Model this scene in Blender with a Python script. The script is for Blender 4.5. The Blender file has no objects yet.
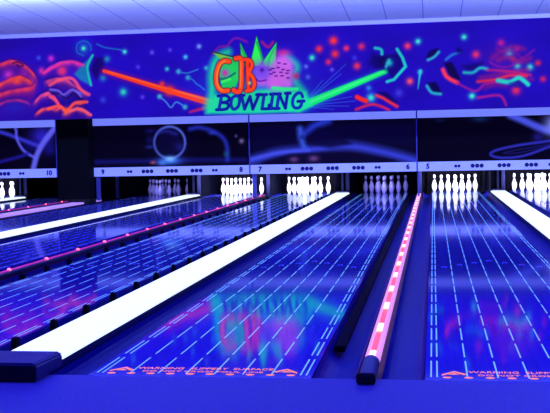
import bpy, bmesh, math, random
import numpy as np
from mathutils import Vector, Matrix

random.seed(4)
SC = bpy.context.scene
COL = SC.collection

# ------------------------------------------------------------------ camera
F_PX = 1021.5
CAM = np.array([0.0476, -4.4929, 1.0444])
YAW, PIT, ROL = -0.1544, -0.0566, -0.0204
fw = np.array([math.sin(YAW)*math.cos(PIT), math.cos(YAW)*math.cos(PIT), math.sin(PIT)])
r0 = np.cross(fw, [0, 0, 1.0]); r0 /= np.linalg.norm(r0)
u0 = np.cross(r0, fw)
rt = r0*math.cos(ROL) + u0*math.sin(ROL)
up = -r0*math.sin(ROL) + u0*math.cos(ROL)
cd = bpy.data.cameras.new('camera')
cd.sensor_width = 36.0
cd.lens = F_PX/550*36.0
cd.clip_end = 200
cam = bpy.data.objects.new('camera', cd)
COL.objects.link(cam)
cam.matrix_world = Matrix(((rt[0], up[0], -fw[0], CAM[0]), (rt[1], up[1], -fw[1], CAM[1]),
                           (rt[2], up[2], -fw[2], CAM[2]), (0, 0, 0, 1)))
SC.camera = cam

# ------------------------------------------------------------------ world, exposure
wd = bpy.data.worlds.new('world'); SC.world = wd
wd.use_nodes = True
bg = wd.node_tree.nodes['Background']
bg.inputs[0].default_value = (0.05, 0.04, 1.0, 1)
bg.inputs[1].default_value = 0.02
SC.view_settings.view_transform = 'Standard'
SC.view_settings.look = 'None'
SC.view_settings.gamma = 1.0
SC.view_settings.exposure = 0.0
SC.view_settings.use_curve_mapping = False


def area(name, loc, target, sx, sy, power, color):
    ld = bpy.data.lights.new(name, 'AREA')
    ld.shape = 'RECTANGLE'; ld.size = sx; ld.size_y = sy
    ld.energy = power; ld.color = color
    o = bpy.data.objects.new(name, ld); COL.objects.link(o)
    o.location = loc
    d = Vector(target) - Vector(loc)
    o.rotation_euler = d.to_track_quat('-Z', 'Y').to_euler()
    return o


BLUE = (0.035, 0.035, 1.0)
# black-light tubes under the ceiling (out of the frame)
for i, (x, y) in enumerate(((-9, 1), (-3.5, 1), (1.5, 1), (-9, 7), (-3.5, 7), (1.5, 7), (-3, -4.5), (1.5, -4.5))):
    area('blacklight', (x, y, 3.55), (x, y, 0), 2.4, 0.25, 132, BLUE)
# added uplights, out of view, that brighten the ceiling in front of the mural
for x, pw in ((-10.0, 120), (-6.6, 125), (-3.2, 140), (0.2, 185), (3.6, 310)):
    area('ceiling_fill', (x, 10.6, 2.95), (x, 12.9, 3.7), 3.2, 0.3, pw, (0.24, 0.33, 1.0))


# ------------------------------------------------------------------ pixel of the photo -> point of the place
def at(px, py, Y):
    d = fw*F_PX + rt*(px-275) - up*(py-206.5)
    t = (Y-CAM[1])/d[1]
    return CAM + t*d


# ------------------------------------------------------------------ materials
def srgb(c):
    out = []
    for v in c[:3]:
        v = v/255.0
        out.append(v/12.92 if v <= 0.04045 else ((v+0.055)/1.055)**2.4)
    return tuple(out)


MATS = {}


def mat(name, base=(0.5, 0.5, 0.5), rough=0.5, spec=0.5, emit=None, estr=1.0, metal=0.0, coat=0.0, ior=1.5):
    if name in MATS:
        return MATS[name]
    m = bpy.data.materials.new(name); m.use_nodes = True
    b = m.node_tree.nodes['Principled BSDF']
    b.inputs['Base Color'].default_value = (*base, 1)
    b.inputs['Roughness'].default_value = rough
    b.inputs['Specular IOR Level'].default_value = spec
    b.inputs['Metallic'].default_value = metal
    b.inputs['IOR'].default_value = ior
    b.inputs['Coat Weight'].default_value = coat
    b.inputs['Coat Roughness'].default_value = 0.05
    if emit is not None:
        b.inputs['Emission Color'].default_value = (*emit, 1)
        b.inputs['Emission Strength'].default_value = estr
    MATS[name] = m
    return m


def noise_base(m, c1, c2, scale, stretch=(1, 1, 1), detail=4):
    nt = m.node_tree; b = nt.nodes['Principled BSDF']
    tc = nt.nodes.new('ShaderNodeTexCoord'); mp = nt.nodes.new('ShaderNodeMapping')
    mp.inputs['Scale'].default_value = stretch
    nz = nt.nodes.new('ShaderNodeTexNoise'); nz.inputs['Scale'].default_value = scale
    nz.inputs['Detail'].default_value = detail
    cr = nt.nodes.new('ShaderNodeValToRGB')
    cr.color_ramp.elements[0].color = (*c1, 1); cr.color_ramp.elements[0].position = 0.3
    cr.color_ramp.elements[1].color = (*c2, 1); cr.color_ramp.elements[1].position = 0.7
    nt.links.new(tc.outputs['Object'], mp.inputs['Vector'])
    nt.links.new(mp.outputs['Vector'], nz.inputs['Vector'])
    nt.links.new(nz.outputs['Fac'], cr.inputs['Fac'])
    nt.links.new(cr.outputs['Color'], b.inputs['Base Color'])
    return nz


M_LANE = mat('lane_lacquer', rough=0.06, spec=0.5, ior=1.7)
noise_base(M_LANE, (0.055, 0.07, 0.49), (0.08, 0.085, 0.63), 3.0, (14, 0.35, 1))
M_APPR = mat('approach_wood', rough=0.5, spec=0.25)
noise_base(M_APPR, (0.16, 0.15, 0.36), (0.22, 0.20, 0.46), 55.0, (1, 1, 1), 6)
M_GUT = mat('gutter_plastic', (0.006, 0.006, 0.25), 0.45, 0.12)
M_BLACK = mat('black_plastic', (0.008, 0.008, 0.012), 0.5, 0.3)
M_BLOCK = mat('cap_block_plastic', (0.05, 0.05, 0.16), 0.45, 0.4)
M_DARK = mat('pit_black', (0.004, 0.004, 0.01), 0.9, 0.1)
M_KICK = mat('kickback_paint', (0.002, 0.002, 0.012), 0.7, 0.05)
M_COLUMN = mat('column_paint', (0.003, 0.003, 0.006), 0.8, 0.1)
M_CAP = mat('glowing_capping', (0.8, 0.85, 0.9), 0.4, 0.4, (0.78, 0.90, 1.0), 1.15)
M_PIN = mat('pin_white', (0.84, 0.85, 0.90), 0.3, 0.5)
M_STRIPE = mat('pin_stripe_red', (0.05, 0.002, 0.04), 0.5, 0.2)
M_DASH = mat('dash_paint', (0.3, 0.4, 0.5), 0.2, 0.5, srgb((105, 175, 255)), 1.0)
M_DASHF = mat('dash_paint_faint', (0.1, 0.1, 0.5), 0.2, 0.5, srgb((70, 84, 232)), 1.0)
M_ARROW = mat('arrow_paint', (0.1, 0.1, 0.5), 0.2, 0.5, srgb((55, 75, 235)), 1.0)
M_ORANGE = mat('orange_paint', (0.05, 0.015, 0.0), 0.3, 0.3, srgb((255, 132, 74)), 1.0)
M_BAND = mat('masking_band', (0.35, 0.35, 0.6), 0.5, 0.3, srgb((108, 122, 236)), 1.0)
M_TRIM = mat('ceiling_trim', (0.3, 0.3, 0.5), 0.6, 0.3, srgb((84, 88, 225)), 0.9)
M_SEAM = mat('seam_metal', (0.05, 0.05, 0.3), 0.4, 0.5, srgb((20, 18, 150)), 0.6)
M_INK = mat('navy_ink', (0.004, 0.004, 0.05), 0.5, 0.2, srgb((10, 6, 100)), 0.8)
M_WALL = mat('dark_wall', (0.02, 0.02, 0.06), 0.8, 0.2)
M_POST = mat('post_steel', (0.10, 0.10, 0.45), 0.4, 0.5)
M_TUBE = mat('light_tube', (0.5, 0.3, 0.5), 0.3, 0.4, srgb((236, 150, 240)), 0.95)
M_TUBER = mat('light_tube_red', (0.4, 0.05, 0.2), 0.3, 0.4, srgb((190, 20, 150)), 1.0)
M_STRIPRED = mat('strip_red', (0.4, 0.05, 0.1), 0.3, 0.4, srgb((246, 88, 88)), 1.0)
M_BASE = mat('divider_base', (0.006, 0.006, 0.07), 0.5, 0.3)
M_HOUS = mat('rail_housing', (0.02, 0.02, 0.10), 0.4, 0.4)
M_LED = mat('warm_bulb', (0.8, 0.5, 0.3), 0.3, 0.4, (1.0, 0.72, 0.34), 1.7)
M_LEDR = mat('red_bulb', (0.8, 0.1, 0.2), 0.3, 0.4, (1.0, 0.10, 0.16), 4.0)
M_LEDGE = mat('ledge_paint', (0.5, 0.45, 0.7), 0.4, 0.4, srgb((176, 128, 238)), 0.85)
M_CURT = mat('curtain_cloth', (0.006, 0.005, 0.012), 0.95, 0.05)
M_FIX = mat('fixture_metal', (0.03, 0.03, 0.06), 0.5, 0.3)

# acoustic-tile ceiling: tile joints from the object's own coordinates
M_CEIL = mat('ceiling_tile', (0.62, 0.62, 0.70), 0.9, 0.1)
def ceiling_nodes():
    nt = M_CEIL.node_tree; b = nt.nodes['Principled BSDF']
    tc = nt.nodes.new('ShaderNodeTexCoord'); sp = nt.nodes.new('ShaderNodeSeparateXYZ')
    nt.links.new(tc.outputs['Object'], sp.inputs[0])

    def line(out, off, width):
        a = nt.nodes.new('ShaderNodeMath'); a.operation = 'ADD'; a.inputs[1].default_value = off
        nt.links.new(out, a.inputs[0])
        w = nt.nodes.new('ShaderNodeMath'); w.operation = 'PINGPONG'; w.inputs[1].default_value = 0.33
        nt.links.new(a.outputs[0], w.inputs[0])
        c = nt.nodes.new('ShaderNodeMath'); c.operation = 'LESS_THAN'; c.inputs[1].default_value = width
        nt.links.new(w.outputs[0], c.inputs[0])
        return c.outputs[0]
    lx = line(sp.outputs['X'], 0.10+6.6, 0.009)
    ly = line(sp.outputs['Y'], 0.25, 0.010)
    s = nt.nodes.new('ShaderNodeMath'); s.operation = 'MULTIPLY'; s.inputs[1].default_value = 0.3
    nt.links.new(ly, s.inputs[0])
    mx = nt.nodes.new('ShaderNodeMath'); mx.operation = 'MAXIMUM'
    nt.links.new(lx, mx.inputs[0]); nt.links.new(s.outputs[0], mx.inputs[1])
    mix = nt.nodes.new('ShaderNodeMix'); mix.data_type = 'RGBA'
    nt.links.new(mx.outputs[0], mix.inputs[0])
    mix.inputs[6].default_value = (0.62, 0.62, 0.70, 1)
    mix.inputs[7].default_value = (0.27, 0.25, 0.50, 1)
    nt.links.new(mix.outputs[2], b.inputs['Base Color'])
ceiling_nodes()

# fluorescent paint: colours stored on the painted mesh
M_MURAL = bpy.data.materials.new('fluorescent_paint'); M_MURAL.use_nodes = True
def mural_nodes():
    nt = M_MURAL.node_tree; b = nt.nodes['Principled BSDF']
    vc = nt.nodes.new('ShaderNodeVertexColor'); vc.layer_name = 'paint'
    b.inputs['Base Color'].default_value = (0.001, 0.001, 0.002, 1)
    b.inputs['Roughness'].default_value = 0.7
    b.inputs['Specular IOR Level'].default_value = 0.03
    nt.links.new(vc.outputs['Color'], b.inputs['Emission Color'])
    b.inputs['Emission Strength'].default_value = 1.0
mural_nodes()


# ------------------------------------------------------------------ object helpers
def tag(o, label=None, cat=None, group=None, kind=None):
    if label: o['label'] = label
    if cat: o['category'] = cat
    if group: o['group'] = group
    if kind: o['kind'] = kind
    return o


def thing(name, label, cat, loc=(0, 0, 0), group=None):
    o = bpy.data.objects.new(name, None); COL.objects.link(o)
    o.location = loc
    o.empty_display_size = 0.1
    return tag(o, label, cat, group)


def obj(name, bm, m, parent=None, smooth=False):
    me = bpy.data.meshes.new(name)
    bmesh.ops.recalc_face_normals(bm, faces=bm.faces[:])
    bm.to_mesh(me); bm.free()
    me.materials.append(m)
    if smooth:
        for p in me.polygons: p.use_smooth = True
    o = bpy.data.objects.new(name, me); COL.objects.link(o)
    if parent: o.parent = parent
    return o


def box(bm, x0, x1, y0, y1, z0, z1, bev=0.0):
    r = bmesh.ops.create_cube(bm, size=1.0)
    vs = r['verts']
    for v in vs:
        v.co = Vector(((x0+x1)/2 + v.co.x*(x1-x0), (y0+y1)/2 + v.co.y*(y1-y0), (z0+z1)/2 + v.co.z*(z1-z0)))
    if bev > 0:
        es = list({e for v in vs for e in v.link_edges})
        bmesh.ops.bevel(bm, geom=es, offset=bev, segments=2, affect='EDGES', profile=0.5)


def boxo(name, dims, m, parent=None, bev=0.0):
    bm = bmesh.new(); box(bm, *dims, bev)
    return obj(name, bm, m, parent)


def prism_y(bm, prof, y0, y1):
    """closed profile of (x,z) swept along y"""
    a = [bm.verts.new((x, y0, z)) for x, z in prof]
    b = [bm.verts.new((x, y1, z)) for x, z in prof]
    n = len(prof)
    for i in range(n):
        bm.faces.new((a[i], a[(i+1) % n], b[(i+1) % n], b[i]))
    bm.faces.new(a); bm.faces.new(b[::-1])


def lathe(bm, prof, seg=20):
    rings = []
    for r, z in prof:
        if r < 1e-5:
            rings.append([bm.verts.new((0, 0, z))])
        else:
            rings.append([bm.verts.new((r*math.cos(2*math.pi*k/seg), r*math.sin(2*math.pi*k/seg), z)) for k in range(seg)])
    for a, b in zip(rings, rings[1:]):
        for k in range(seg):
            k2 = (k+1) % seg
            if len(a) == 1 and len(b) == 1: continue
            if len(a) == 1: bm.faces.new((a[0], b[k2], b[k]))
            elif len(b) == 1: bm.faces.new((a[k], a[k2], b[0]))
            else: bm.faces.new((a[k], a[k2], b[k2], b[k]))


def copy_tree(o, parent=None):
    c = o.copy(); COL.objects.link(c)
    if parent: c.parent = parent
    for ch in list(o.children):
        copy_tree(ch, c)
    return c


def text_mesh(txt, size, bold=0.0):
    """lettering as mesh, centred on the origin; x along the line, y up"""
    cu = bpy.data.curves.new('t', 'FONT')
    cu.body = txt; cu.size = size; cu.align_x = 'CENTER'; cu.align_y = 'CENTER'
    cu.resolution_u = 3
    cu.extrude = 0.0006; cu.offset = bold
    o = bpy.data.objects.new('t', cu); COL.objects.link(o)
    dg = bpy.context.evaluated_depsgraph_get()
    me = bpy.data.meshes.new_from_object(o.evaluated_get(dg))
    bpy.data.objects.remove(o); bpy.data.curves.remove(cu)
    return me


# ------------------------------------------------------------------ layout
LW = 1.054
N, W = 1.568, 1.776
L = {5: 0.0, 6: -N, 7: -N-W, 8: -2*N-W, 9: -2*N-2*W, 4: W}
L[10] = -7.957-LW
L[11] = L[10]-W
Y0, Y1 = 0.06, 19.6           # foul line, end of the lane bed
YM = 15.84                    # masking units
YS = 14.40                    # painted upper wall
YK = 17.9                     # where the cappings end and the kickbacks begin
GD = 0.085                    # gutter depth
GW = 0.20

# ------------------------------------------------------------------ the setting
tag(boxo('floor', (-14, 6.5, -8, Y0, -0.20, 0.0), M_APPR), kind='structure')
tag(boxo('floor_under_lanes', (-14, 6.5, Y0, 21, -0.24, -0.13), M_DARK), kind='structure')
tag(boxo('wall_back', (-14, 6.5, 20.9, 21.1, -0.13, 3.1), M_WALL), kind='structure')
tag(boxo('wall_left', (-14.2, -14, -8, 21, -0.2, 4.6), M_WALL), kind='structure')
tag(boxo('wall_right', (6.5, 6.7, -8, 21, -0.2, 4.6), M_WALL), kind='structure')
tag(boxo('wall_rear', (-14, 6.5, -8.2, -8, -0.2, 4.6), M_WALL), kind='structure')
tag(boxo('wall_upper', (-14, 6.5, YS+0.012, YS+0.16, 1.69, 3.36), M_WALL), kind='structure')
bm = bmesh.new()
zc = lambda y: 3.345 + (YS-y)*0.05
v = [bm.verts.new(c) for c in ((-14, -8, zc(-8)), (6.5, -8, zc(-8)), (6.5, 21, zc(21)), (-14, 21, zc(21)))]
v2 = [bm.verts.new((a.co.x, a.co.y, a.co.z+0.12)) for a in v]
bm.faces.new(v); bm.faces.new(v2[::-1])
for i in range(4): bm.faces.new((v[i], v2[i], v2[(i+1) % 4], v[(i+1) % 4]))
tag(obj('ceiling', bm, M_CEIL), kind='structure')
tag(boxo('trim_1', (-14, 6.5, YS-0.035, YS+0.012, 3.272, 3.345), M_TRIM, bev=0.006), kind='structure')


# ------------------------------------------------------------------ painting tools (metres on the wall)
class Canvas:
    def __init__(self, x0, x1, z0, z1, step, Y, bgc):
        self.Y = Y
        self.nx = int(round((x1-x0)/step))+1; self.nz = int(round((z1-z0)/step))+1
        xs = np.linspace(x0, x1, self.nx); zs = np.linspace(z0, z1, self.nz)
        self.X, self.Z = np.meshgrid(xs, zs)
        self.x0, self.z0 = x0, z0
        self.dx = xs[1]-xs[0]; self.dz = zs[1]-zs[0]
        self.C = np.zeros((self.nz, self.nx, 3)) + np.array(bgc, float)
        self.px = (18.9 if Y < 15 else 20.33)/F_PX*1.0      # one photo pixel in metres there

    def P(self, pts):
        return [tuple(at(x, y, self.Y)[[0, 2]]) for x, y in pts]

    def win(self, pts, m):
        xs = [p[0] for p in pts]; zs = [p[1] for p in pts]
        i0 = max(0, int((min(xs)-m-self.x0)/self.dx)); i1 = min(self.nx, int((max(xs)+m-self.x0)/self.dx)+2)
        j0 = max(0, int((min(zs)-m-self.z0)/self.dz)); j1 = min(self.nz, int((max(zs)+m-self.z0)/self.dz)+2)
        return slice(j0, max(j0, j1)), slice(i0, max(i0, i1))

    def over(self, s, a, col):
        a = a[..., None]
        self.C[s] = self.C[s]*(1-a) + np.array(col, float)*a

    def blob(self, x, y, r, col, a=1.0, core=None, ry=None):
        p = self.P([(x, y)])[0]; R = r*self.px; RY = (ry or r)*self.px
        s = self.win([p], 2.4*max(R, RY))
        d2 = ((self.X[s]-p[0])/R)**2 + ((self.Z[s]-p[1])/RY)**2
        self.over(s, a*np.exp(-d2*1.1), col)
        if core:
            self.over(s, np.exp(-d2*5), core)

    def dist(self, s, q):
        X, Z = self.X[s], self.Z[s]
        D = np.full(X.shape, 1e9); T = np.zeros(X.shape)
        n = max(1, len(q)-1)
        for k in range(n):
            a, b = q[k], q[min(k+1, len(q)-1)]
            dx, dz = b[0]-a[0], b[1]-a[1]; l2 = dx*dx+dz*dz+1e-12
            t = np.clip(((X-a[0])*dx+(Z-a[1])*dz)/l2, 0, 1)
            d = np.hypot(X-a[0]-t*dx, Z-a[1]-t*dz)
            m = d < D
            D[m] = d[m]; T[m] = ((k+t)/n)[m]
        return D, T

    def stroke(self, pts, w, col, a=1.0, soft=0.8, w2=None, fade=False, curve=True):
        q = self.P(pts)
        if curve and len(q) > 2:
            o = []
            for k in range(len(q)-1):
                p0 = q[max(k-1, 0)]; p1 = q[k]; p2 = q[k+1]; p3 = q[min(k+2, len(q)-1)]
                for t in np.linspace(0, 1, 6)[:-1]:
                    o.append(tuple(0.5*((2*p1[i])+(-p0[i]+p2[i])*t+(2*p0[i]-5*p1[i]+4*p2[i]-p3[i])*t*t+(-p0[i]+3*p1[i]-3*p2[i]+p3[i])*t**3) for i in (0, 1)))
            q = o+[q[-1]]
        h1 = w*self.px/2; h2 = (w2 if w2 is not None else w)*self.px/2
        sf = soft*self.px
        s = self.win(q, max(h1, h2)+sf*2)
        D, T = self.dist(s, q)
        h = h1+(h2-h1)*T
        al = np.clip((h+sf/2-D)/sf, 0, 1)
        if fade: al = al*(1-T)
        self.over(s, a*al, col)

    def poly(self, pts, col, a=1.0, soft=0.8):
        q = self.P(pts); sf = soft*self.px
        s = self.win(q, sf*2)
        X, Z = self.X[s], self.Z[s]
        ins = np.zeros(X.shape, bool)
        for k in range(len(q)):
            (xa, za), (xb, zb) = q[k], q[(k+1) % len(q)]
            if za == zb: continue
            c = ((za > Z) != (zb > Z)) & (X < (xb-xa)*(Z-za)/(zb-za)+xa)
            ins ^= c
        D, _ = self.dist(s, q+[q[0]])
        sd = np.where(ins, D, -D)
        self.over(s, a*np.clip((sd+sf/2)/sf, 0, 1), col)

    def ridge(self, pts, col, depth, a=1.0, back=None, w=2.2):
        """an airbrushed crest: crisp along the top, fading out below; darkened just above"""
        q = sorted(self.P(pts))
        xs = np.array([p[0] for p in q]); zs = np.array([p[1] for p in q])
        xf = np.linspace(xs[0], xs[-1], 80); zf = np.interp(xf, xs, zs)
        k = np.array([1, 2, 3, 2, 1.0]); k /= k.sum()
        zf[2:-2] = np.convolve(zf, k, 'valid')
        s = self.win(q, 26*self.px)
        X, Z = self.X[s], self.Z[s]
        d = (np.interp(X, xf, zf)-Z)/self.px
        ed = np.clip(np.minimum(X-xs[0], xs[-1]-X)/(5*self.px), 0, 1)
        if back is not None:
            self.over(s, 0.75*ed*np.where(d < 0, np.exp(-(d/3.0)**2), 1.0*np.exp(-np.maximum(d, 0)/14)), back)
        wob = 0.82+0.18*np.sin(X*9.0+zs[0]*40)*np.sin(X*23.0)
        al = np.where(d < 0, np.exp(-(d/0.9)**2), np.where(d < w, 1.0, np.exp(-np.maximum(d-w, 0)/(depth*0.6))))
        self.over(s, np.clip(a*al*ed*wob, 0, 1), col)

    def build(self, name, parent, back=None):
        n = self.nx*self.nz
        co = np.empty((n, 3), np.float32)
        co[:, 0] = self.X.ravel(); co[:, 1] = self.Y; co[:, 2] = self.Z.ravel()
        i = np.arange(n).reshape(self.nz, self.nx)
        f = np.stack([i[:-1, :-1], i[:-1, 1:], i[1:, 1:], i[1:, :-1]], -1).reshape(-1, 4)
        me = bpy.data.meshes.new(name)
        me.vertices.add(n); me.vertices.foreach_set('co', co.ravel())
        me.loops.add(f.size); me.loops.foreach_set('vertex_index', f.ravel().astype(np.int32))
        me.polygons.add(len(f)); me.polygons.foreach_set('loop_start', (np.arange(len(f))*4).astype(np.int32))
        me.polygons.foreach_set('loop_total', np.full(len(f), 4, np.int32))
        me.update(calc_edges=True)
        c = np.clip(self.C, 0, 255)/255
        lin = np.where(c <= 0.04045, c/12.92, ((c+0.055)/1.055)**2.4)
        col = np.ones((n, 4), np.float32); col[:, :3] = lin.reshape(-1, 3)
        at_ = me.color_attributes.new('paint', 'FLOAT_COLOR', 'POINT')
        at_.data.foreach_set('color', col.ravel())
        me.materials.append(M_MURAL)
        o = bpy.data.objects.new(name, me); COL.objects.link(o)
        o.parent = parent
        return o


# ------------------------------------------------------------------ the mural
def paint_mural():
    c = Canvas(-9.6, 3.6, 1.69, 3.272, 0.0085, YS, (30, 6, 184))
    B, S, G = c.blob, c.stroke, c.poly
    B(255, 75, 90, (34, 8, 206), 0.7, ry=40)
    B(0, 45, 40, (30, 8, 140), 0.6, ry=12)
    # --- left: glowing magenta rock and clouds
    R = c.ridge
    z = lambda *p: [(x/3.93, 40+y/3.93) for x, y in p]
    B(14, 82, 24, (110, 22, 175), 0.7, ry=18); B(66, 80, 22, (84, 20, 190), 0.7, ry=18)
    B(51, 58.5, 3.6, (205, 44, 225)); B(42, 71, 3.8, (225, 50, 190)); B(38.7, 57.8, 2.6, (52, 74, 232))
    R(z((-60, 120), (0, 94), (40, 80), (75, 85), (110, 108), (140, 140), (152, 165)), (238, 56, 116), 4.5, .95, (60, 0, 120))
    S(z((50, 92), (72, 86), (92, 100), (76, 104), (66, 98)), 1.6, (50, 0, 70), .8, 1.2)
    B(8.7, 75, 5.5, (196, 44, 205)); B(3, 81, 4, (60, 24, 215), .8); B(24, 74, 6, (170, 40, 190), .6)
    B(31, 84, 5, (226, 60, 170), .8, ry=8)
    R(z((-40, 200), (0, 172), (45, 150), (80, 142), (118, 160), (138, 190)), (255, 72, 92), 4, .9, (120, 10, 130))
    B(17, 81.5, 6, (255, 74, 84), .8, ry=3.6)
    R(z((-40, 225), (0, 212), (35, 200), (85, 192), (125, 186), (148, 160)), (240, 56, 128), 4, .9, (90, 6, 120))
    R(z((-40, 262), (0, 250), (28, 238), (70, 234), (105, 242), (125, 255)), (214, 44, 130), 1.6, .85, (44, 10, 150), 1.4)
    B(14, 108, 15, (34, 30, 190), .7, ry=7)
    R(z((160, 132), (200, 102), (240, 86), (290, 86), (330, 102)), (214, 48, 200), 5, .9, (40, 4, 150))
    B(62, 71, 4.4, (222, 46, 150)); B(72, 74, 6, (50, 20, 200), .6)
    R(z((168, 165), (220, 150), (265, 155), (300, 183), (350, 214)), (236, 76, 160), 4.5, .95, (34, 0, 120))
    R(z((185, 198), (215, 200), (240, 212), (260, 222), (280, 200), (300, 198), (335, 218)), (116, 96, 236), 3, .85, (22, 0, 110), 1.4)
    R(z((125, 252), (160, 216), (190, 205), (215, 222), (240, 255)), (244, 80, 160), 4, .95, (40, 0, 120))
    R(z((130, 296), (165, 270), (200, 264), (222, 271), (240, 257), (262, 276), (290, 250), (338, 238)), (250, 80, 118), 2.4, .95, (44, 0, 130))
    B(66.5, 109.5, 3.4, (255, 96, 84), .8, ry=2)
    R(z((240, 292), (268, 278), (300, 264), (330, 274), (360, 298)), (250, 92, 140), 3.4, .95, (40, 0, 120))
    B(83.5, 48.4, 8.5, (26, 90, 205), 0.8); B(83.5, 48.4, 5.5, (24, 20, 190), 0.5)
    B(83.5, 48.4, 3, (40, 190, 220), 1, (90, 250, 225))
    S([(83.5, 55.5), (77, 52), (77.5, 44), (84, 41), (90, 44.5), (91, 50)], 1.4, (28, 120, 205), 0.7, 1.2)
    G([(93.5, 54.5), (84, 63), (74, 74), (80, 80), (91.5, 86), (87.5, 70)], (18, 128, 190), 0.85, 2.5)
    S([(92.5, 55.5), (89, 62), (87.4, 69), (91, 85)], 2.6, (26, 190, 200), 0.9, 1.5)
    G([(95, 58), (105, 57), (104, 68), (96, 80), (91, 70)], (18, 0, 100), 0.8, 3)
    S([(44, 73), (52, 68), (62, 63), (72.6, 61.7), (83, 65)], 3, (232, 50, 190), 0.9, 2)
    B(62, 71, 4.4, (215, 44, 150))
    S([(50, 85), (62, 79), (72.6, 79), (81, 89.5), (89, 94.6)], 3.4, (245, 78, 150), 0.9, 2)
    S([(52, 93), (60, 94), (66, 98), (74, 93), (82, 101)], 3, (24, 0, 100), 0.8, 2)
    S([(50, 89.4), (58, 90.5), (64, 94.6), (72.6, 89.4), (81, 96.6)], 2, (118, 92, 235), 0.9, 1.4)
    S([(50, 96.6), (55, 100), (59, 105)], 3, (245, 70, 140), 0.9, 1.6)
    S([(48, 109), (59, 106), (66.4, 111), (74.7, 103), (87, 102)], 3, (255, 78, 108), 0.95, 1.6)
    B(66, 111, 4, (255, 90, 80), .7)
    S([(70.5, 111), (81, 109), (91, 115)], 2.8, (252, 90, 140), 0.9, 1.6)
    # --- comets and stars between
    S([(97, 44), (105, 47.5), (119.6, 49.6), (124.7, 51.7)], 1.6, (28, 118, 205), 0.8, 1.4)
    B(124.7, 51.7, 3, (50, 170, 220), 1, (90, 230, 235))
    B(107, 59, 3.6, (28, 140, 190), .9); B(103, 78, 3.8, (30, 130, 190), .9)
    for x, y, r, k in ((152, 52.5, 2.4, (100, 76, 240)), (170, 50, 2, (90, 66, 240)), (199, 46.4, 2.7, (112, 160, 250)),
                       (185.5, 57, 2.5, (64, 205, 250)), (167, 69, 2.4, (54, 200, 240)), (178.5, 71.5, 2.6, (64, 214, 240)),
                       (206, 68, 2.3, (54, 180, 220)), (188, 77.6, 2.6, (54, 204, 224)), (138, 67, 2.4, (76, 54, 230)),
                       (159.6, 96.5, 2.6, (64, 222, 230)), (185, 107, 2.6, (64, 214, 222)), (142.5, 97, 2.4, (84, 62, 240)),
                       (103, 100, 3.4, (52, 60, 230)), (306, 66.5, 2.4, (95, 104, 240)), (308, 77, 2.4, (80, 90, 240)),
                       (332, 69.7, 2.2, (90, 84, 240)), (354.5, 57.7, 2.6, (60, 50, 235))):
        B(x, y, r, k)
    B(123.3, 92, 5.6, (26, 120, 200), .8); B(123.3, 92, 3, (50, 215, 215))
    S([(178.5, 71.5), (184, 73), (189.5, 72.5), (198, 69.3)], 1.3, (44, 130, 225), 0.9, 1)
    S([(188, 77.6), (193, 80), (196, 83.5), (200, 86), (204.7, 90)], 1.3, (44, 120, 215), 0.9, 1)
    S([(159.6, 96.5), (166, 102), (171, 107.5), (176.4, 102), (185, 107)], 1.5, (64, 140, 232), 0.9, 1)
    # --- red beam
    S([(104, 71), (160, 88), (219, 105)], 8, (150, 10, 130), 0.5, 5, 12, curve=False)
    S([(104, 71), (160, 88), (219, 105)], 3.6, (255, 56, 62), 1, 1.2, 7.5, curve=False)
    S([(108, 71.5), (160, 86.8), (216, 102)], 1, (255, 105, 75), .8, .8, 2, curve=False)
    B(169.4, 90.7, 5.4, (255, 66, 58)); B(162, 84, 3.2, (255, 56, 70), .9)
    S([(190, 112), (205, 108), (218, 106)], 2.5, (210, 30, 120), 0.8, 2, 5)
    # --- green beam and rays on the right
    B(301, 101, 11, (24, 200, 200), .8)
    for e in ((346, 64), (323, 80), (341, 74), (355, 101), (352, 96.5), (334, 109.5), (349, 106)):
        S([(301, 106), e], 1.1, (46, 120, 235), .75, 1, .6, curve=False)
    S([(296, 108), (386, 71)], 12, (20, 120, 200), .55, 6, 7, curve=False)
    S([(298, 107.5), (386, 71)], 8.5, (18, 232, 160), 1, 1.6, 5, curve=False)
    S([(304, 104.5), (384, 71.5)], 2.6, (70, 250, 175), .8, 1.5, 1.6, curve=False)
    S([(289, 110), (301, 106)], 3, (40, 236, 200), .9, 2)
    # --- logo
    B(253, 86, 44, (20, 130, 225), 0.85, ry=22)
    S([(228, 52), (217, 58), (211.5, 74), (212, 92), (208, 108)], 8, (24, 225, 190), 0.85, 7)
    S([(286, 56), (297, 66), (294, 78), (303, 92)], 7, (22, 200, 190), 0.8, 6)
    G([(205, 114), (214, 95), (240, 92), (275, 88), (306, 92), (312, 106), (300, 112), (255, 114)], (26, 222, 200), 0.95, 4)
    S([(213, 54), (219, 47), (227, 46), (231, 41), (237, 38), (247, 42)], 2, (150, 22, 160), 0.8, 2)
    S([(262, 42), (268, 47), (273, 42)], 2.6, (190, 24, 130), 0.8, 2)
    G([(212, 52), (236, 58), (224, 64), (219, 58)], (120, 200, 70), 0.95, 1)
    S([(212, 52), (222, 54), (236, 58)], 1.2, (20, 40, 60), 0.9, 0.8)
    G([(224, 58), (240, 57), (246, 64), (234, 90), (222, 88), (219, 74)], (30, 205, 120), 0.95, 1.5)
    B(225, 73, 4, (210, 40, 180)); S([(220, 79), (227, 78), (235, 73)], 2.2, (20, 90, 110), .8)
    S([(222, 82), (230, 79)], 2.6, (60, 245, 130), .9)
    for tri, k in (([(240.2, 43), (248.5, 60), (241.6, 62)], (40, 225, 110)), ([(256.6, 36.5), (265, 66), (250, 66)], (44, 240, 122)),
                   ([(276.4, 42.5), (275.5, 68), (260, 66)], (36, 232, 128))):
        S(tri+[tri[0]], 1.6, (8, 60, 100), .8, 1, curve=False)
        G(tri, k, 1, 0.9)
    S([(256.8, 42), (261, 55), (263, 64)], 1.8, (14, 130, 84), .7, 1.2); S([(240.8, 47), (245, 56), (247, 60)], 1.4, (14, 130, 84), .7, 1.2)
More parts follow.
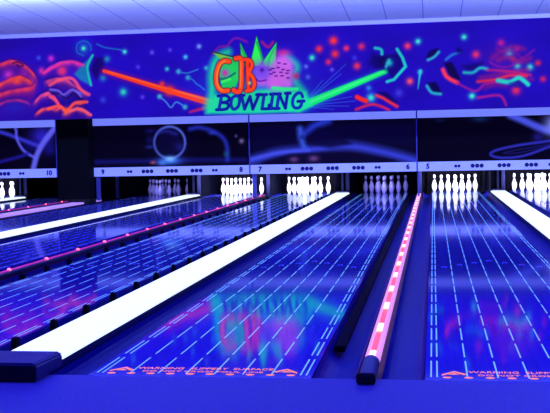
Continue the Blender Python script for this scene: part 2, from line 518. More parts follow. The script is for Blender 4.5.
    S([(275.5, 47), (270, 57), (268, 66)], 1.6, (20, 160, 96), .7, 1.2)
    # the purple ball and the pinkish lump of pins
    B(283, 53, 8, (200, 36, 165), .95, ry=4)
    for x, y, r, k in ((281, 62, 7, (190, 84, 226)), (287, 66, 7, (205, 100, 236)), (276, 74, 9, (200, 96, 232)), (284, 77, 9, (206, 92, 224)), (288, 84, 5, (190, 110, 235)), (275, 84, 7, (214, 84, 214))):
        B(x, y, r, k, .95)
    G([(272, 64), (278, 57), (285, 56), (291, 62), (292.5, 74), (289, 84), (280, 88.5), (268, 87), (268, 74)], (200, 98, 232), .75, 5)
    B(262, 82, 9, (210, 90, 225), .9, ry=5)
    B(261.5, 71, 9.4, (165, 70, 232), 1, ry=9.5); B(261.5, 71, 7, (112, 72, 236), .9)
    B(262, 70, 2.2, (50, 14, 150), .9)
    S([(253, 76), (259, 81), (266, 80)], 1.6, (90, 10, 160), .8, 1)
    for k, (x, y) in enumerate(((273, 68.5), (278, 67.6), (283, 69.5), (288, 70.5), (274, 72.3), (281, 72.3), (287, 73.2), (276, 76), (282, 75.8),
                                (279, 63), (285, 64), (288, 78), (270, 70), (271, 74))):
        S([(x-1.2, y), (x+1.2, y)], 1.2, (40, 6, 110), .9, 0.7)
    B(296, 76, 3.4, (205, 30, 120), .9)
    S([(273, 88), (284, 89), (297, 89)], 3.6, (44, 236, 176), .95, 1.6)
    # initials C J B
    def letter(pts, w, close=False):
        S(pts, w+2.0, (60, 0, 60), 0.9, 1.0)
    Cc = [(229, 61.5), (224, 61), (219, 65), (216.2, 75), (217, 85), (221.5, 90.5), (228, 90.5)]
    Jj = [(235.5, 58.5), (241, 59), (241.5, 72), (241, 87), (238, 92.3), (233.5, 90)]
    Bs = [(247.5, 60), (247.7, 75), (248.5, 90)]
    Bl = [(245, 59.5), (250, 60.5), (252, 65.5), (249, 72.5)]
    Bm = [(248, 72.5), (252.5, 77), (254.5, 84), (252, 89.5), (246.5, 91)]
    for q, w in ((Cc, 4.4), (Jj, 4.6), (Bs, 3.2), (Bl, 3.4), (Bm, 3.6)):
        S(q, w+1.8, (70, 4, 50), 0.9, 1.0)
    S(Cc, 4.6, (255, 78, 52), 1, 1); S([(p[0]+.9, p[1]) for p in Cc[1:6]], 1.4, (255, 140, 60), .9, .8)
    S(Jj, 4.6, (255, 66, 58), 1, 1); S([(240.6, 62), (240.8, 75), (240.2, 87)], 1.4, (255, 120, 70), .9, .8)
    S(Bs, 3.4, (250, 58, 50), 1, 1); S(Bl, 3.4, (255, 64, 60), 1, 1); S(Bm, 3.8, (255, 66, 50), 1, 1)
    B(249.6, 83, 1.5, (180, 230, 80), .9); B(249, 66, 1.2, (190, 30, 60), .9)
    # BOWLING
    INK = (14, 18, 160); IN2 = (24, 84, 224)
    glyphs = [
        [[(221.5, 96), (219, 109.5)], [(218, 96), (226, 95.6), (229.3, 98.6), (226.5, 102), (221, 102.5)], [(221, 102.5), (226.5, 103), (228.6, 106), (225.5, 109.2), (216.5, 109.8)]],
        [[(236, 95.6), (232.2, 98), (231, 104), (232.6, 108.6), (235.2, 109), (238.4, 106), (239.6, 100), (238.3, 96.4), (236, 95.6)]],
        [[(241.5, 95.3), (244.5, 109)], [(244.5, 109), (250, 96.5)], [(250, 96.5), (252.8, 109)], [(252.8, 109), (259, 94.5)], [(239.5, 95.4), (244, 95.2)], [(256.5, 94.7), (261, 94.4)]],
        [[(264.2, 94.6), (262, 108.8)], [(262, 108.8), (268.3, 108.5), (269.2, 105)], [(261.8, 94.8), (266.6, 94.5)]],
        [[(272.8, 94), (270.8, 108.6)], [(270.4, 94.2), (275.4, 93.9)], [(268.6, 108.7), (273.4, 108.4)]],
        [[(279, 94), (276.8, 108.5)], [(279, 94), (285.4, 108)], [(285.4, 108), (287.6, 93.3)], [(276.8, 94), (280.5, 93.8)], [(274.6, 108.7), (279, 108.4)], [(285.4, 93.4), (290.2, 93.1)]],
        [[(302.6, 96.8), (301, 93.4), (297.4, 93.4), (293.6, 97.5), (292.5, 103.5), (294.6, 107.6), (298.6, 107.8), (301, 105.5), (301.8, 101.6)], [(297.8, 101.4), (304, 101)]],
    ]
    for gph in glyphs:
        for q in gph: S([(x, y) for x, y in q], 3.1, INK, 1, 0.8)
    for gph in glyphs:
        for q in gph[:1]: S(q, 1.0, IN2, .6, 0.8)
    for x, y, r, k in ((333.4, 40.7, 4.6, (255, 50, 90)), (319, 49, 3.9, (240, 44, 110)), (335, 54, 4.3, (245, 46, 110)), (346.3, 48.3, 3.2, (240, 50, 130)),
                       (361.5, 46.4, 3.7, (225, 40, 140)), (328.4, 62, 3.2, (235, 44, 140)), (357, 66, 3.9, (245, 50, 130)), (407.6, 46, 3.7, (255, 54, 145)),
                       (409.8, 81.3, 3.7, (255, 82, 130)), (476, 54.5, 4, (245, 50, 140)), (501, 43, 3.8, (190, 30, 165)), (538, 63, 3, (225, 36, 120)),
                       (543, 79, 3.2, (200, 30, 125)), (516, 90.4, 4.6, (225, 40, 125)), (517, 49, 3, (160, 20, 160)), (513, 59, 3, (170, 20, 150))):
        B(x, y, r, k)
    for x, y, r in ((312, 57.7, 3.6), (418, 41.4, 3.4), (464, 37, 3.4), (509, 53, 4.4), (517.4, 66, 4), (530, 67, 3.8), (472, 96, 3.8)):
        B(x, y, r, (40, 190, 220), 1, (80, 232, 230))
    # claw
    G([(371, 52), (380, 56), (389, 55), (399, 53), (404, 66), (392, 78), (386, 70), (374, 68)], (14, 0, 110), 0.85, 4)
    B(383, 61, 5, (8, 0, 60), .7); B(372, 62, 5, (12, 0, 90), .6)
    S([(397, 49), (402.5, 57.7), (405.6, 66.5), (394, 79.5), (387, 81.7)], 3, (30, 195, 222), 1, 1.4, curve=False)
    S([(375, 48), (381, 49.5), (382, 54)], 3, (34, 185, 222), 1, 1.6); B(389.5, 63, 3.6, (30, 165, 215))
    S([(386, 67), (389, 60)], 2.4, (40, 190, 220), .9, 2.6)
    # cyan blob, red rocks, shards
    B(371, 97.7, 4.8, (40, 180, 225), 1, (60, 225, 235)); B(368.7, 88, 3, (40, 130, 220), .9)
    G([(377, 92), (386, 92), (398, 103), (392, 103)], (10, 0, 90), .85, 2.5)
    S([(357, 97), (361, 99), (366, 101)], 4.6, (255, 40, 70), .95, 2)
    S([(356, 109.5), (370, 104.6), (380, 106), (389, 110)], 2.4, (240, 36, 100), .95, 2.6)
    S([(376.4, 95.5), (383, 98), (387, 100.5), (397, 106.5)], 2.8, (255, 48, 90), 1, 2.6)
    B(399, 93, 4.4, (64, 62, 232), .9)
    G([(426, 57), (430, 50), (439, 48), (437, 54), (430, 59)], (8, 0, 70), .85, 2)
    S([(428, 60), (434, 57), (438.8, 52)], 2.2, (50, 200, 225), 1, 2.6)
    S([(420.5, 71), (419.4, 78), (418, 89)], 3, (40, 180, 225), 1, 1.4, .8); B(420, 72, 2.6, (50, 190, 225))
    G([(427, 83), (436, 82), (442, 93), (433, 92)], (8, 0, 70), .9, 2)
    S([(427, 86), (431.7, 92.5), (440.6, 94)], 2.6, (40, 190, 222), 1, 2.6)
    S([(446, 59.5), (452, 55), (459, 52.5)], 2.2, (34, 140, 222), .9, 2.6)
    B(459, 51, 3, (8, 0, 80), .8)
    G([(444, 63), (452, 62), (461, 80), (451, 79)], (8, 0, 66), .9, 2)
    S([(443, 69.6), (447, 77), (457, 82.6)], 4, (255, 56, 120), 1, 2.6)
    # right: red and teal swirl
    B(503, 60, 22, (110, 16, 180), .45, ry=16)
    for q, k in (([(480, 78), (497, 75), (512, 72), (528, 70)], (190, 26, 120)), ([(488, 84), (504, 81), (520, 80), (532, 79)], (170, 24, 130)),
                 ([(492, 58), (500, 52), (512, 47), (524, 49)], (170, 24, 130)), ([(498, 60), (508, 57), (520, 62), (530, 58)], (190, 26, 120)),
                 ([(484, 88), (496, 85), (506, 86)], (150, 20, 130))):
        S(q, 3.5, k, .6, 5)
    G([(462, 66), (472, 64), (484, 62), (480, 67), (468, 71)], (10, 0, 90), .7, 4)
    S([(464, 72.5), (473, 72.5), (480, 68), (487, 69)], 2.8, (36, 190, 222), 1, 2.6)
    S([(490, 62), (497, 66), (508, 67), (520, 60), (534, 50)], 2, (150, 20, 160), .7, 2)
    S([(496, 48), (503, 52), (514, 52), (524, 60)], 2, (140, 18, 160), .6, 2)
    S([(487, 70), (507.5, 71.3), (530.5, 75)], 2.2, (205, 30, 140), .9, 2.6)
    S([(477.6, 81.7), (496, 79.4), (510, 75.5), (526, 76)], 2.8, (240, 40, 110), .95, 2.6)
    S([(457, 83), (475, 91), (484.5, 84), (496, 81.7)], 1.8, (190, 24, 160), .9, 2.6)
    S([(477.6, 97.8), (499.4, 95.5), (506, 105)], 2.2, (200, 30, 155), .9, 2.6)
    S([(498, 80.5), (510, 82), (519, 78), (528, 84.5)], 4.4, (36, 205, 222), 1, 2.2)
    G([(508, 83), (519, 80), (527, 86), (516, 88)], (14, 30, 150), .6, 2)
    t = thing('mural', 'wide glowing space mural with CJB BOWLING lettering painted along the upper wall', 'mural', (0, 0, 0))
    r_, g_, b_ = c.C[..., 0], c.C[..., 1], c.C[..., 2]
    c.C[..., 2] = b_ - 0.28*np.clip(g_-r_-60, 0, None) - 0.35*np.clip(r_-g_-90, 0, None)*(b_ < 190)
    c.C *= (1+0.05*np.sin(c.X*3.1+np.sin(c.Z*5))*np.sin(c.Z*7.3+c.X))[..., None]
    c.build('painted_scene', t)
paint_mural()

# ------------------------------------------------------------------ masking units
ZB0, ZB1, ZT0, ZT1 = 0.541, 0.724, 1.587, 1.742
PIT = N + W
SEAM = -(N-LW)/2


def art(key, x0, x1):
    c = Canvas(x0, x1, ZB1-0.005, ZT0+0.005, 0.0115, YM-0.004, (4, 1, 26))
    B, S, G = c.blob, c.stroke, c.poly
    if key == 'A':
        B(42, 137, 13, (44, 32, 200), .95); B(30, 145, 8, (18, 12, 130), .7)
        S([(-30, 126), (0, 132), (15, 137), (28, 142), (40, 146.5)], 4, (54, 54, 215), .9, 3)
        S([(13, 124), (16, 130), (17, 139), (23.7, 150.7), (34.7, 157.5)], 3, (84, 84, 238), .95, 2)
        S([(56, 126), (50, 134), (44, 142), (37, 155), (33, 170)], 6, (96, 96, 242), .95, 3)
        B(50, 150, 6, (20, 16, 140), .8)
        S([(-20, 166), (0, 161.7), (17, 157.5), (27, 154)], 3.4, (28, 22, 160), .9, 3)
    if key == 'B':
        S([(96, 162), (150, 161), (200, 160), (245, 160)], 4, (22, 22, 140), .8, 5)
        B(169.7, 142.5, 17, (18, 16, 120), .5); B(150, 140, 4, (20, 22, 130), .6)
        S([(169.7+15.4*math.cos(a), 142.5+15.8*math.sin(a)) for a in np.linspace(0, 2*math.pi, 25)], 2.2, (92, 112, 242), .95, 2.2)
        B(166, 143, 11, (8, 4, 44), .8); S([(158, 133), (166, 131), (176, 134)], 3, (40, 50, 190), .6, 4); B(180, 147, 5, (30, 36, 150), .6)
        B(150, 131, 5, (26, 24, 150), .6, ry=2); B(150, 147, 5, (40, 50, 190), .6, ry=2)
        B(170, 161, 13, (50, 110, 250), .9, ry=4.5); B(170, 159, 6, (130, 190, 255), .9, ry=3); B(162, 163, 5, (80, 140, 255), .7, ry=3)
        S([(190, 129), (200, 127.5), (213.6, 131.6), (223, 138), (227, 147), (227.5, 160)], 4, (36, 48, 200), .85, 4)
        B(212, 133, 4, (40, 60, 210), .8, ry=2); B(226, 154, 3, (20, 90, 130), .7)
        B(153, 162.5, 3, (165, 80, 100), .9, ry=1.8); B(241.5, 141, 2.6, (120, 110, 170), .9); B(236, 136, 1.6, (80, 80, 170), .8)
    if key == 'C':
        G([(250, 128), (270, 124), (310, 122), (416, 122), (417, 150), (380, 146), (345, 142), (308, 146), (279, 150), (250, 156)], (8, 5, 70), .6, 10)
        S([(250, 161), (264, 157), (279, 153), (308.7, 150), (344.7, 146), (380.7, 151.5), (417, 161)], 9, (54, 66, 230), .92, 8)
        S([(250, 159.5), (279, 152.5), (308.7, 150)], 3, (70, 84, 240), .8, 3)
        S([(328, 120), (314, 126), (304, 134)], 8, (40, 60, 225), .85, 6, 5)
        S([(300, 129), (301, 138), (304, 146)], 6, (56, 90, 240), .85, 5); B(302, 137, 2.6, (20, 30, 120), .8)
        G([(306, 144), (318, 128), (338, 134), (352, 144), (330, 148)], (8, 4, 60), .85, 4)
        G([(262, 162), (290, 154), (330, 152), (360, 153), (395, 160), (395, 166), (262, 168)], (8, 4, 50), .9, 3)
        B(294, 159.5, 5, (100, 60, 130), .9, ry=3); B(313.6, 158.5, 5.5, (105, 66, 140), .9, ry=3.4)
    if key == 'D':
        B(480, 119, 8, (16, 60, 130), .6, ry=3); B(440, 120, 5, (12, 30, 90), .6, ry=2)
        S([(510, 115), (520, 119), (530, 123.5), (546, 130), (565, 132)], 7, (72, 84, 234), .95, 4)
        B(553, 125, 9, (125, 136, 250), .95, ry=11); B(538, 137, 5, (30, 26, 150), .8)
        S([(560, 138), (548.6, 141), (520, 145), (497, 150), (490.5, 154.5), (501, 157.8), (522.7, 156), (548.6, 147), (562, 142)], 2.4, (48, 48, 205), .95, 2)
        S([(552, 144), (522, 149), (503, 153), (520, 152.5), (552, 144.5)], 1, (30, 30, 150), .8, 1.2)
    return c


UNITS = [('A', 8, -7.67-PIT, -7.67, ('', '10'), 'leftmost masking unit beyond the black column, with a crescent moon and ringed planet picture'),
         ('B', 2, SEAM-2*PIT+0.053, SEAM-PIT, ('9', '8'), 'masking unit right of the black column, with a dark planet and glowing rim'),
         ('C', 0, SEAM-PIT, SEAM, ('7', '6'), 'middle masking unit with a blue comet over a glowing horizon'),
         ('D', 0, SEAM, SEAM+PIT, ('5', '4'), 'rightmost masking unit with a ringed planet at its upper right')]
for key, _, x0, x1, nums, lab in UNITS:
    t = thing('masking_unit', lab, 'masking unit', ((x0+x1)/2, YM, 0), 'masking units above the pins')
    def put(o):
        o.parent = t
        o.location = -Vector(t.location) + o.location
        return o
    put(art(key, x0, x1).build('picture_panel', t))
    put(boxo('backing', (x0, x1, YM, YM+0.05, ZB0+0.01, ZT1-0.01), M_BLACK))
    put(boxo('lower_band', (x0+0.004, x1-0.004, YM-0.03, YM, ZB0, ZB1), M_BAND, bev=0.006))
    put(boxo('upper_band', (x0+0.004, x1-0.004, YM-0.03, YM, ZT0, ZT1), M_BAND, bev=0.006))
    put(boxo('seam_trim', (x1-0.022, x1-0.002, YM-0.036, YM-0.002, ZB0, ZT1), M_SEAM))
    zn = (ZB0+ZB1)/2
    for i, nm in enumerate(nums):
        if not nm: continue
        me = text_mesh(nm, 0.135, 0.007)
        me.materials.append(M_INK)
        o = bpy.data.objects.new('lane_number', me); COL.objects.link(o)
        o.rotation_euler = (math.pi/2, 0, 0)
        xx = (x0+0.20) if i == 0 else (x1-0.19)
        o.location = (xx, YM-0.031, zn)
        put(o)
    for off, n, r in ((0.77, 2, 0.030), (1.15, 3, 0.041), (1.665, 3, 0.041), (2.18, 3, 0.041), (2.56, 2, 0.030)):
        for k in range(n):
            bm = bmesh.new()
            g = bmesh.ops.create_cone(bm, cap_ends=True, segments=16, radius1=r, radius2=r, depth=0.004)
            for v_ in g['verts']:
                v_.co = Vector((v_.co.x, v_.co.z, v_.co.y))
            o = obj('emblem_disc', bm, M_INK); o.location = (x0+off+(k-(n-1)/2)*r*2.1, YM-0.032, zn)
            put(o)
    for sx in ((x0+0.02, x0+0.10),) if key != 'D' else ((x0-0.005, x0+0.03), (x1-0.1, x1)):
        put(boxo('support_leg', (sx[0], sx[1], YM+0.055, YM+0.11, 0.045, ZT1-0.02), M_POST))

# ------------------------------------------------------------------ column
bx0 = at(56.9, 160, YM-0.35)[0]; bx1 = at(94.0, 160, YM-0.02)[0]
t = thing('column', 'square black column between the two left masking units', 'column', ((bx0+bx1)/2, YM-0.19, 0))
o = boxo('shaft', (bx0-(bx0+bx1)/2, bx1-(bx0+bx1)/2, -0.16, 0.16, 0.005, 3.20), M_COLUMN, t, 0.01)
o = boxo('base_plinth', (bx0-(bx0+bx1)/2-0.02, bx1-(bx0+bx1)/2+0.02, -0.175, 0.175, 0.0, 0.09), M_BLACK, t, 0.006)

# ------------------------------------------------------------------ lanes
LDESC = {4: 'rightmost', 5: 'second from right, right of the bright red light rail', 6: 'central, reflecting the logo', 7: 'between long red-dotted rail and middle white capping',
         8: 'just above the long red-dotted rail', 9: 'just above the upper white capping', 10: 'beside the black column, far left', 11: 'cut off by the left edge'}
DASH0, PER, DLEN = 0.12, 0.4488, 0.355


def make_lane(k):
    x = L[k]
    t = thing('bowling_lane', ('shiny blue bowling lane, ' + LDESC[k]), 'bowling lane', (x, 0, 0), 'bowling lanes')
    bm = bmesh.new(); box(bm, 0, LW, Y0, Y1, -0.055, 0.0)
    obj('lane_bed', bm, M_LANE, t)
    bm = bmesh.new()
    xs = [0.027, 0.054] + [0.054+0.135*i for i in range(1, 7)] + [1.0, 1.027]
    for xx in xs:
        y = DASH0
        while y < 17.7:
            w = 0.0036
            a = [bm.verts.new(c) for c in ((xx-w, y, 0.0006), (xx+w, y, 0.0006), (xx+w, y+DLEN, 0.0006), (xx-w, y+DLEN, 0.0006))]
            bm.faces.new(a)
            y += PER
    obj('dash_lines', bm, M_DASH if k in (5, 6, 7) else M_DASHF, t)
    for i in range(1, 8):
        bm = bmesh.new()
        cx, cy = 0.1318*i, 4.8-0.155*abs(i-4)
        ro, ri = 0.022, 0.014
        n = 14
        pts = []
        for j in range(n+1):
            a = -0.6 + (math.pi+1.2)*j/n
            pts.append((math.cos(a), math.sin(a)*2.6))
        vo = [bm.verts.new((p[0]*ro, p[1]*ro, 0)) for p in pts]
        vi = [bm.verts.new((p[0]*ri, p[1]*ri, 0)) for p in pts]
        for j in range(n):
            bm.faces.new((vo[j], vo[j+1], vi[j+1], vi[j]))
        o = obj('arrow_mark', bm, M_ARROW, t); o.location = (cx, cy, 0.0007)
    if k in (5, 6, 7):
        me = text_mesh('WARNING  SLIPPERY  SURFACE', 0.058)
        me.materials.append(M_ORANGE)
        o = bpy.data.objects.new('warning_lettering', me); COL.objects.link(o); o.parent = t
        xsz = [v.co.x for v in me.vertices]; s = 0.66/(max(xsz)-min(xsz))
        o.scale = (s, 1.0, 0.5); o.location = (LW/2, 0.229, 0.0008)
        def quads(name, polys):
            bm = bmesh.new()
            for pts in polys:
                bm.faces.new([bm.verts.new((p[0], p[1], 0.0007)) for p in pts])
            bmesh.ops.remove_doubles(bm, verts=bm.verts[:], dist=1e-6)
            return obj(name, bm, M_ORANGE, t)
        me = text_mesh('DO NOT CROSS FOUL LINE', 0.04)
        me.materials.append(M_ORANGE)
        o = bpy.data.objects.new('foul_lettering', me); COL.objects.link(o); o.parent = t
        xsz = [v.co.x for v in me.vertices]; s = 0.58/(max(xsz)-min(xsz))
        o.scale = (s, 1.0, 0.5); o.location = (LW/2, 0.165, 0.0008)
        for i in range(10):
            cx = LW/2+0.0952*(i-4.5)
            quads('foul_dot', [[(cx+0.021*math.cos(a), 0.116+0.016*math.sin(a)) for a in np.linspace(0, 2*math.pi, 15)[:-1]]])
        for sgn in (-1, 1):
            X = lambda d: LW/2+sgn*d
            quads('arrow_head', [[(X(0.352), 0.168), (X(0.395), 0.222), (X(0.395), 0.250), (X(0.335), 0.184)],
                                 [(X(0.395), 0.222), (X(0.452), 0.150), (X(0.452), 0.178), (X(0.395), 0.250)]])
            quads('arrow_core', [[(X(0.428), 0.175), (X(0.395), 0.207), (X(0.372), 0.175)]])
    return t


for k in (4, 5, 6, 7, 8, 9, 10, 11): make_lane(k)

# gutters
def gutter(x, wdt, label):
    bm = bmesh.new()
    n = 10
    inner = [(x+0.004+(wdt-0.008)*(0.5-0.5*math.cos(math.pi*i/n)), -0.012-GD*math.sin(math.pi*i/n)**0.75) for i in range(n+1)]
    outer = [(x+0.001+(wdt-0.002)*(0.5-0.5*math.cos(math.pi*i/n)), -0.016-(GD+0.004)*math.sin(math.pi*i/n)**0.75) for i in range(n+1)]
    for i in range(n):
        for q in ((inner[i], inner[i+1], outer[i+1], outer[i]),):
            prism_y(bm, q, Y0+0.001, Y1)
    bmesh.ops.remove_doubles(bm, verts=bm.verts[:], dist=1e-5)
    o = obj('gutter', bm, M_GUT)
    return tag(o, label, 'gutter', 'lane gutters')


for k, nm in ((4, 'rightmost lane'), (5, 'second lane from right'), (6, 'central lane under the logo reflection'), (7, 'lane below the long red-dotted rail'),
              (8, 'lane just above the long red-dotted rail'), (9, 'lane above the upper white capping'), (10, 'lane beside the black column')):
    gutter(L[k]-GW, GW, 'blue gutter on the left edge of the '+nm)
    if k != 4:
        gutter(L[k]+LW, GW, 'blue gutter on the right edge of the '+nm)

# wide divisions with a glowing white capping
def wide_division(xc, label, block):
    t = thing('lane_divider', label, 'lane divider', (xc, 0, 0), 'lane dividers with white cappings')
    hw = (W-LW)/2-GW
    boxo('base', (-hw+0.002, hw-0.002, Y0+0.002, YK, -0.129, 0.028), M_BASE, t)
    bm = bmesh.new()
    w = 0.158
    prism_y(bm, [(-w, 0.028), (w, 0.028), (w, 0.042), (w-0.02, 0.054), (-w+0.02, 0.054), (-w, 0.042)], 0.12 if block else Y0, YK-0.1)
    obj('capping', bm, M_CAP, t)
    if block:
        bm = bmesh.new()
        prism_y(bm, [(-0.345, 0.0), (0.172, 0.0), (0.172, 0.074), (0.160, 0.088), (-0.325, 0.088), (-0.345, 0.07)], -0.10, 0.24)
        for v_ in bm.verts:
            if v_.co.y > 0.2 and v_.co.z > 0.04: v_.co.z -= 0.012
        bmesh.ops.bevel(bm, geom=bm.edges[:], offset=0.008, segments=2, affect='EDGES')
        obj('end_block', bm, M_BLOCK, t)
        boxo('block_front_shade', (-0.34, 0.168, -0.103, -0.098, 0.0, 0.074), M_BLACK, t)  # black sheet that paints the shade on the block's front
    boxo('end_post', (-0.022, 0.022, YK-0.03, YK+0.0, 0.028, 0.62), M_POST, t)
    boxo('end_bracket', (-0.13, 0.13, YK-0.1, YK-0.032, 0.028, 0.085), M_POST, t, 0.006)
    return t


wide_division((L[7]+LW+L[6])/2, 'wide lane divider with glowing white capping and dark end block, lower left to centre', True)
wide_division((L[9]+LW+L[8])/2, 'wide lane divider with glowing white capping, below the black column', False)
wide_division((L[5]+LW+L[4])/2, 'wide lane divider with glowing white capping at the right edge', False)
wide_division((L[11]+LW+L[10])/2, 'wide lane divider with white capping ending at a thin post, far left', False)

# narrow divisions carrying a light rail
def light_rail(xc, half, label, warm, xr=0.0, zr=0.008, y_start=0.36, y_end=17.6, ledge=False):
    t = thing('light_rail', label, 'light rail', (xc, 0, 0), 'light rails between lanes')
    boxo('base', (-half+0.002, half-0.002, Y0+0.002, YK, -0.129, -0.026+zr-0.008), M_BLACK, t)
    r = 0.034
    zb = zr-0.034
    # open-topped tube: two translucent cheeks and a floor strip, lamps between them
    ck = [(xr+0.0165, zr-0.030), (xr+0.030, zr-0.030), (xr+0.037, zr-0.012), (xr+0.037, zr+0.008), (xr+0.033, zr+0.019), (xr+0.0165, zr+0.024)]
    for prof in (ck, [(2*xr-x, z) for x, z in ck][::-1]):
        bm = bmesh.new(); prism_y(bm, prof, y_start, y_end)
        obj('tube_cheek', bm, M_TUBE if warm else M_HOUS, t)
    hs = 0.0160 if warm else 0.011
    boxo('light_strip', (xr-hs, xr+hs, y_start, y_end, zr-0.03, zr+(0.016 if warm else 0.030)), M_STRIPRED if warm else M_TUBER, t)
    y = y_start+0.03; first = None
    while y < y_end-0.1:
        if first is None:
            bm = bmesh.new()
            if warm: box(bm, -0.0165, 0.0165, -0.11, 0.11, 0, 0.022, 0.006)
            else:
                bmesh.ops.create_uvsphere(bm, u_segments=10, v_segments=6, radius=0.019)
            first = obj('bulb', bm, M_LED if warm else M_LEDR, t); b = first
        else:
            b = first.copy(); COL.objects.link(b)
        b.location = (xr, y+(0.06 if warm else 0), zr+0.004 if warm else zr+0.026)
        y += 0.79 if warm else 0.87
    # rounded dark end cap
    bm = bmesh.new()
    prism_y(bm, [(xr+0.041*math.cos(a), 0.010+0.04*max(-0.2, math.sin(a))) for a in np.linspace(math.radians(-12), math.radians(192), 12)], -0.03, y_start)
    obj('end_cap', bm, M_BLACK if not warm else M_BLOCK, t)
    boxo('end_face', (xr-0.043, xr+0.043, -0.055, -0.028, 0.0, 0.052), M_BLACK, t, 0.012)
    if ledge:
        boxo('ledge', (xr+0.10, xr+0.36, Y0, 16.6, -0.02, 0.03), M_LEDGE, t, 0.005)
    return t


light_rail((L[6]+LW+L[5])/2, (N-LW)/2-GW, 'bright pink light rail with warm glowing segments, running up between two lanes right of centre', True)
light_rail((L[8]+LW+L[7])/2, (N-LW)/2-GW, 'long dark rail dotted with red lights, crossing from the left edge to the lit pins', False, zr=0.012)
light_rail((L[10]+LW+L[9])/2, (L[9]-L[10]-LW)/2-GW, 'red-dotted light rail with a pale ledge, in front of the black column', False, xr=-0.04, zr=0.03, y_end=16.8, ledge=True)

# bumper rails
def bumper(x, label, y0, y1, z, w, brackets, ybr, ztop=0.05):
    t = thing('bumper_rail', label, 'bumper rail', (x, 0, 0), 'gutter bumper rails')
    boxo('rail', (-w/2, w/2, y0, y1, z-0.034, z), M_DARK, t, 0.006)
    first = None
    for i in range(brackets):
        y = ybr+0.572*i
        if first is None:
            bm = bmesh.new()
            prism_y(bm, [(-0.022, -0.085), (0.022, -0.085), (0.018, 0.015), (0.013, ztop), (-0.013, ztop), (-0.018, 0.015)], -0.024, 0.024)
            first = obj('bracket', bm, M_DARK, t); b = first
        else:
            b = first.copy(); COL.objects.link(b)
        b.location = (0, y, 0)
    return t


bumper(L[7]+LW+0.085, 'black bumper rail on short black posts, along the left side of the central white capping', 0.3, 17.2, -0.03, 0.05, 28, 0.72)
bumper(L[7]-0.085, 'black bumper rail on short black posts, just below the long red-dotted rail', 0.3, 17.2, -0.03, 0.05, 28, 1.45, 0.022)
bumper(L[6]+LW+0.054, 'black bumper rail lying lowered in the gutter right of the logo reflection', 0.92, 17.2, -0.020, 0.060, 0, 0)

# ------------------------------------------------------------------ pin decks: kickbacks, curtain, lamps
for xc, half, lab in (((L[6]+LW+L[5])/2, 0.055, 'behind the bright pink light rail'), ((L[8]+LW+L[7])/2, 0.055, 'behind the long red-dotted rail'),
                      ((L[7]+LW+L[6])/2, 0.15, 'behind the central white capping'), ((L[9]+LW+L[8])/2, 0.15, 'behind the upper white capping'),
                      ((L[5]+LW+L[4])/2, 0.15, 'behind the right white capping'), ((L[11]+LW+L[10])/2, 0.15, 'behind the far left white capping'),
                      ((L[10]+LW+L[9])/2, 0.30, 'behind the black column')):
    t = thing('kickback_panel', 'black kickback wall between pin decks, ' + lab, 'kickback panel', (xc, YK, 0), 'kickback walls')
    boxo('panel', (-half, half, 0.025, 2.7, -0.125, 0.9), M_KICK, t, 0.004)
    boxo('front_edge', (half-0.075, half, 0.004, 0.024, -0.125, 0.9), M_POST, t, 0.003)
for k in (4, 5, 6, 7, 8, 9, 10, 11):
    bm = bmesh.new()
    n = 40
    x0, x1 = L[k]-0.1, L[k]+LW+0.1
    pts = [(x0+(x1-x0)*i/n, 20.3+0.02*math.sin(i*1.3)) for i in range(n+1)]
    prof = pts + [(x, y+0.012) for x, y in reversed(pts)]
    a = [bm.verts.new((x, y, -0.12)) for x, y in prof]; b = [bm.verts.new((x, y, 1.1)) for x, y in prof]
    m_ = len(prof)
    for i in range(m_): bm.faces.new((a[i], a[(i+1) % m_], b[(i+1) % m_], b[i]))
    o = obj('pit_curtain', bm, M_CURT)
    tag(o, 'black curtain behind the pins, lane ' + LDESC[k].split(',')[0], 'curtain', 'pit curtains')
LIT = {4: 1.0, 5: 1.0, 7: 1.15, 8: 1.15, 11: 1.0, 6: 0.085, 9: 0.05}  # weak lamps over the two dim racks are added, standing in for spill
for k in LIT:
    xc = L[k]+LW/2
    t = thing('pin_lamp', 'lamp over the pins, lane ' + LDESC[k].split(',')[0], 'lamp', (xc, 17.35, 0.64), 'pin deck lamps')
    boxo('housing', (-0.5, 0.5, -0.05, 0.05, -0.07, 0.06), M_FIX, t, 0.004)
    for ax in (-0.4, 0.4):
        boxo('arm', (ax-0.012, ax+0.012, YM+0.052-17.35, -0.05, 0.02, 0.044), M_FIX, t)
    pl = area('pin_light', (xc, 17.42, 0.615), (xc, 19.0, 0.05), 0.84 if LIT[k] > 0.5 else 0.16, 0.08, LIT[k]*52, (0.80, 0.85, 1.0) if LIT[k] > 0.5 else (0.26, 0.24, 1.0))
    pl.data.spread = math.radians(85)

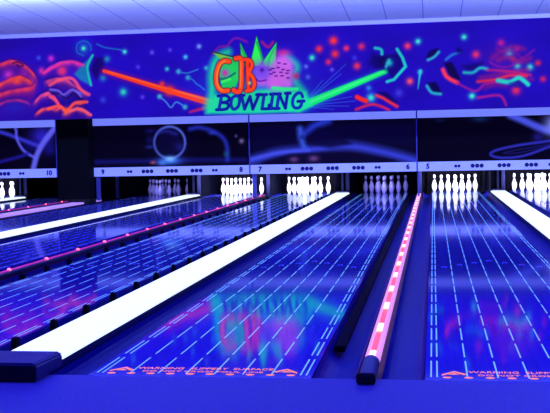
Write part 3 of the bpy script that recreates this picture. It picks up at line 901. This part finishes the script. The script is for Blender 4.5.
# ------------------------------------------------------------------ pins
def pin_parts():
    prof = [(0, 0.0), (0.024, 0.0), (0.0285, 0.003), (0.036, 0.019), (0.0455, 0.045), (0.0545, 0.075), (0.0600, 0.105), (0.0606, 0.1145), (0.0598, 0.128),
            (0.0555, 0.155), (0.0475, 0.184), (0.0385, 0.210), (0.0300, 0.232), (0.0248, 0.254), (0.0232, 0.270), (0.0238, 0.285), (0.0268, 0.305),
            (0.0306, 0.328), (0.0322, 0.343), (0.0312, 0.356), (0.0270, 0.368), (0.0190, 0.377), (0.0090, 0.3805), (0, 0.381)]
    t = thing('bowling_pin', 'pin', 'bowling pin')
    bm = bmesh.new(); lathe(bm, prof, 18); obj('body', bm, M_PIN, t, True)
    def rad(z):
        for (ra, za), (rb, zb) in zip(prof, prof[1:]):
            if za <= z <= zb and zb > za: return ra+(rb-ra)*(z-za)/(zb-za)
    for z0_, z1_ in ((0.258, 0.275), (0.285, 0.303)):
        bm = bmesh.new()
        zm = (z0_+z1_)/2
        lathe(bm, [(rad(z0_)-0.001, z0_), (rad(z0_)+0.0009, z0_), (rad(zm)+0.0009, zm), (rad(z1_)+0.0009, z1_), (rad(z1_)-0.001, z1_)], 18)
        obj('neck_stripe', bm, M_STRIPE, t, True)
    return t


PIN0 = pin_parts()
s = 0.3048
PPOS = [(0, 0, 'head pin in front'), (-s/2, .264, 'left of second row'), (s/2, .264, 'right of second row'),
        (-s, .528, 'left of third row'), (0, .528, 'middle of third row'), (s, .528, 'right of third row'),
        (-1.5*s, .792, 'left corner of back row'), (-s/2, .792, 'second from left in back row'),
        (s/2, .792, 'third from left in back row'), (1.5*s, .792, 'right corner of back row')]
PD = {4: 'brightly lit rack at right edge', 5: 'bright rack under number 5', 6: 'dim blue rack left of number 5', 7: 'bright rack below the middle picture',
      8: 'bright rack left of number 7', 9: 'dim rack under the dark planet picture', 11: 'rack at far left edge'}
first = True
for k in (5, 4, 6, 7, 8, 9, 11):
    for dx, dy, nm in PPOS:
        x = L[k]+LW/2+dx; y = 18.29+dy
        if k == 11 and dx < 0.1: continue
        if k == 4 and dx > 0.35: continue
        if first:
            p = PIN0; first = False
        else:
            p = copy_tree(PIN0)
        p.location = (x, y, 0)
        p['label'] = 'white bowling pin, ' + nm + ', ' + PD[k]
        p['group'] = 'pins, ' + PD[k]
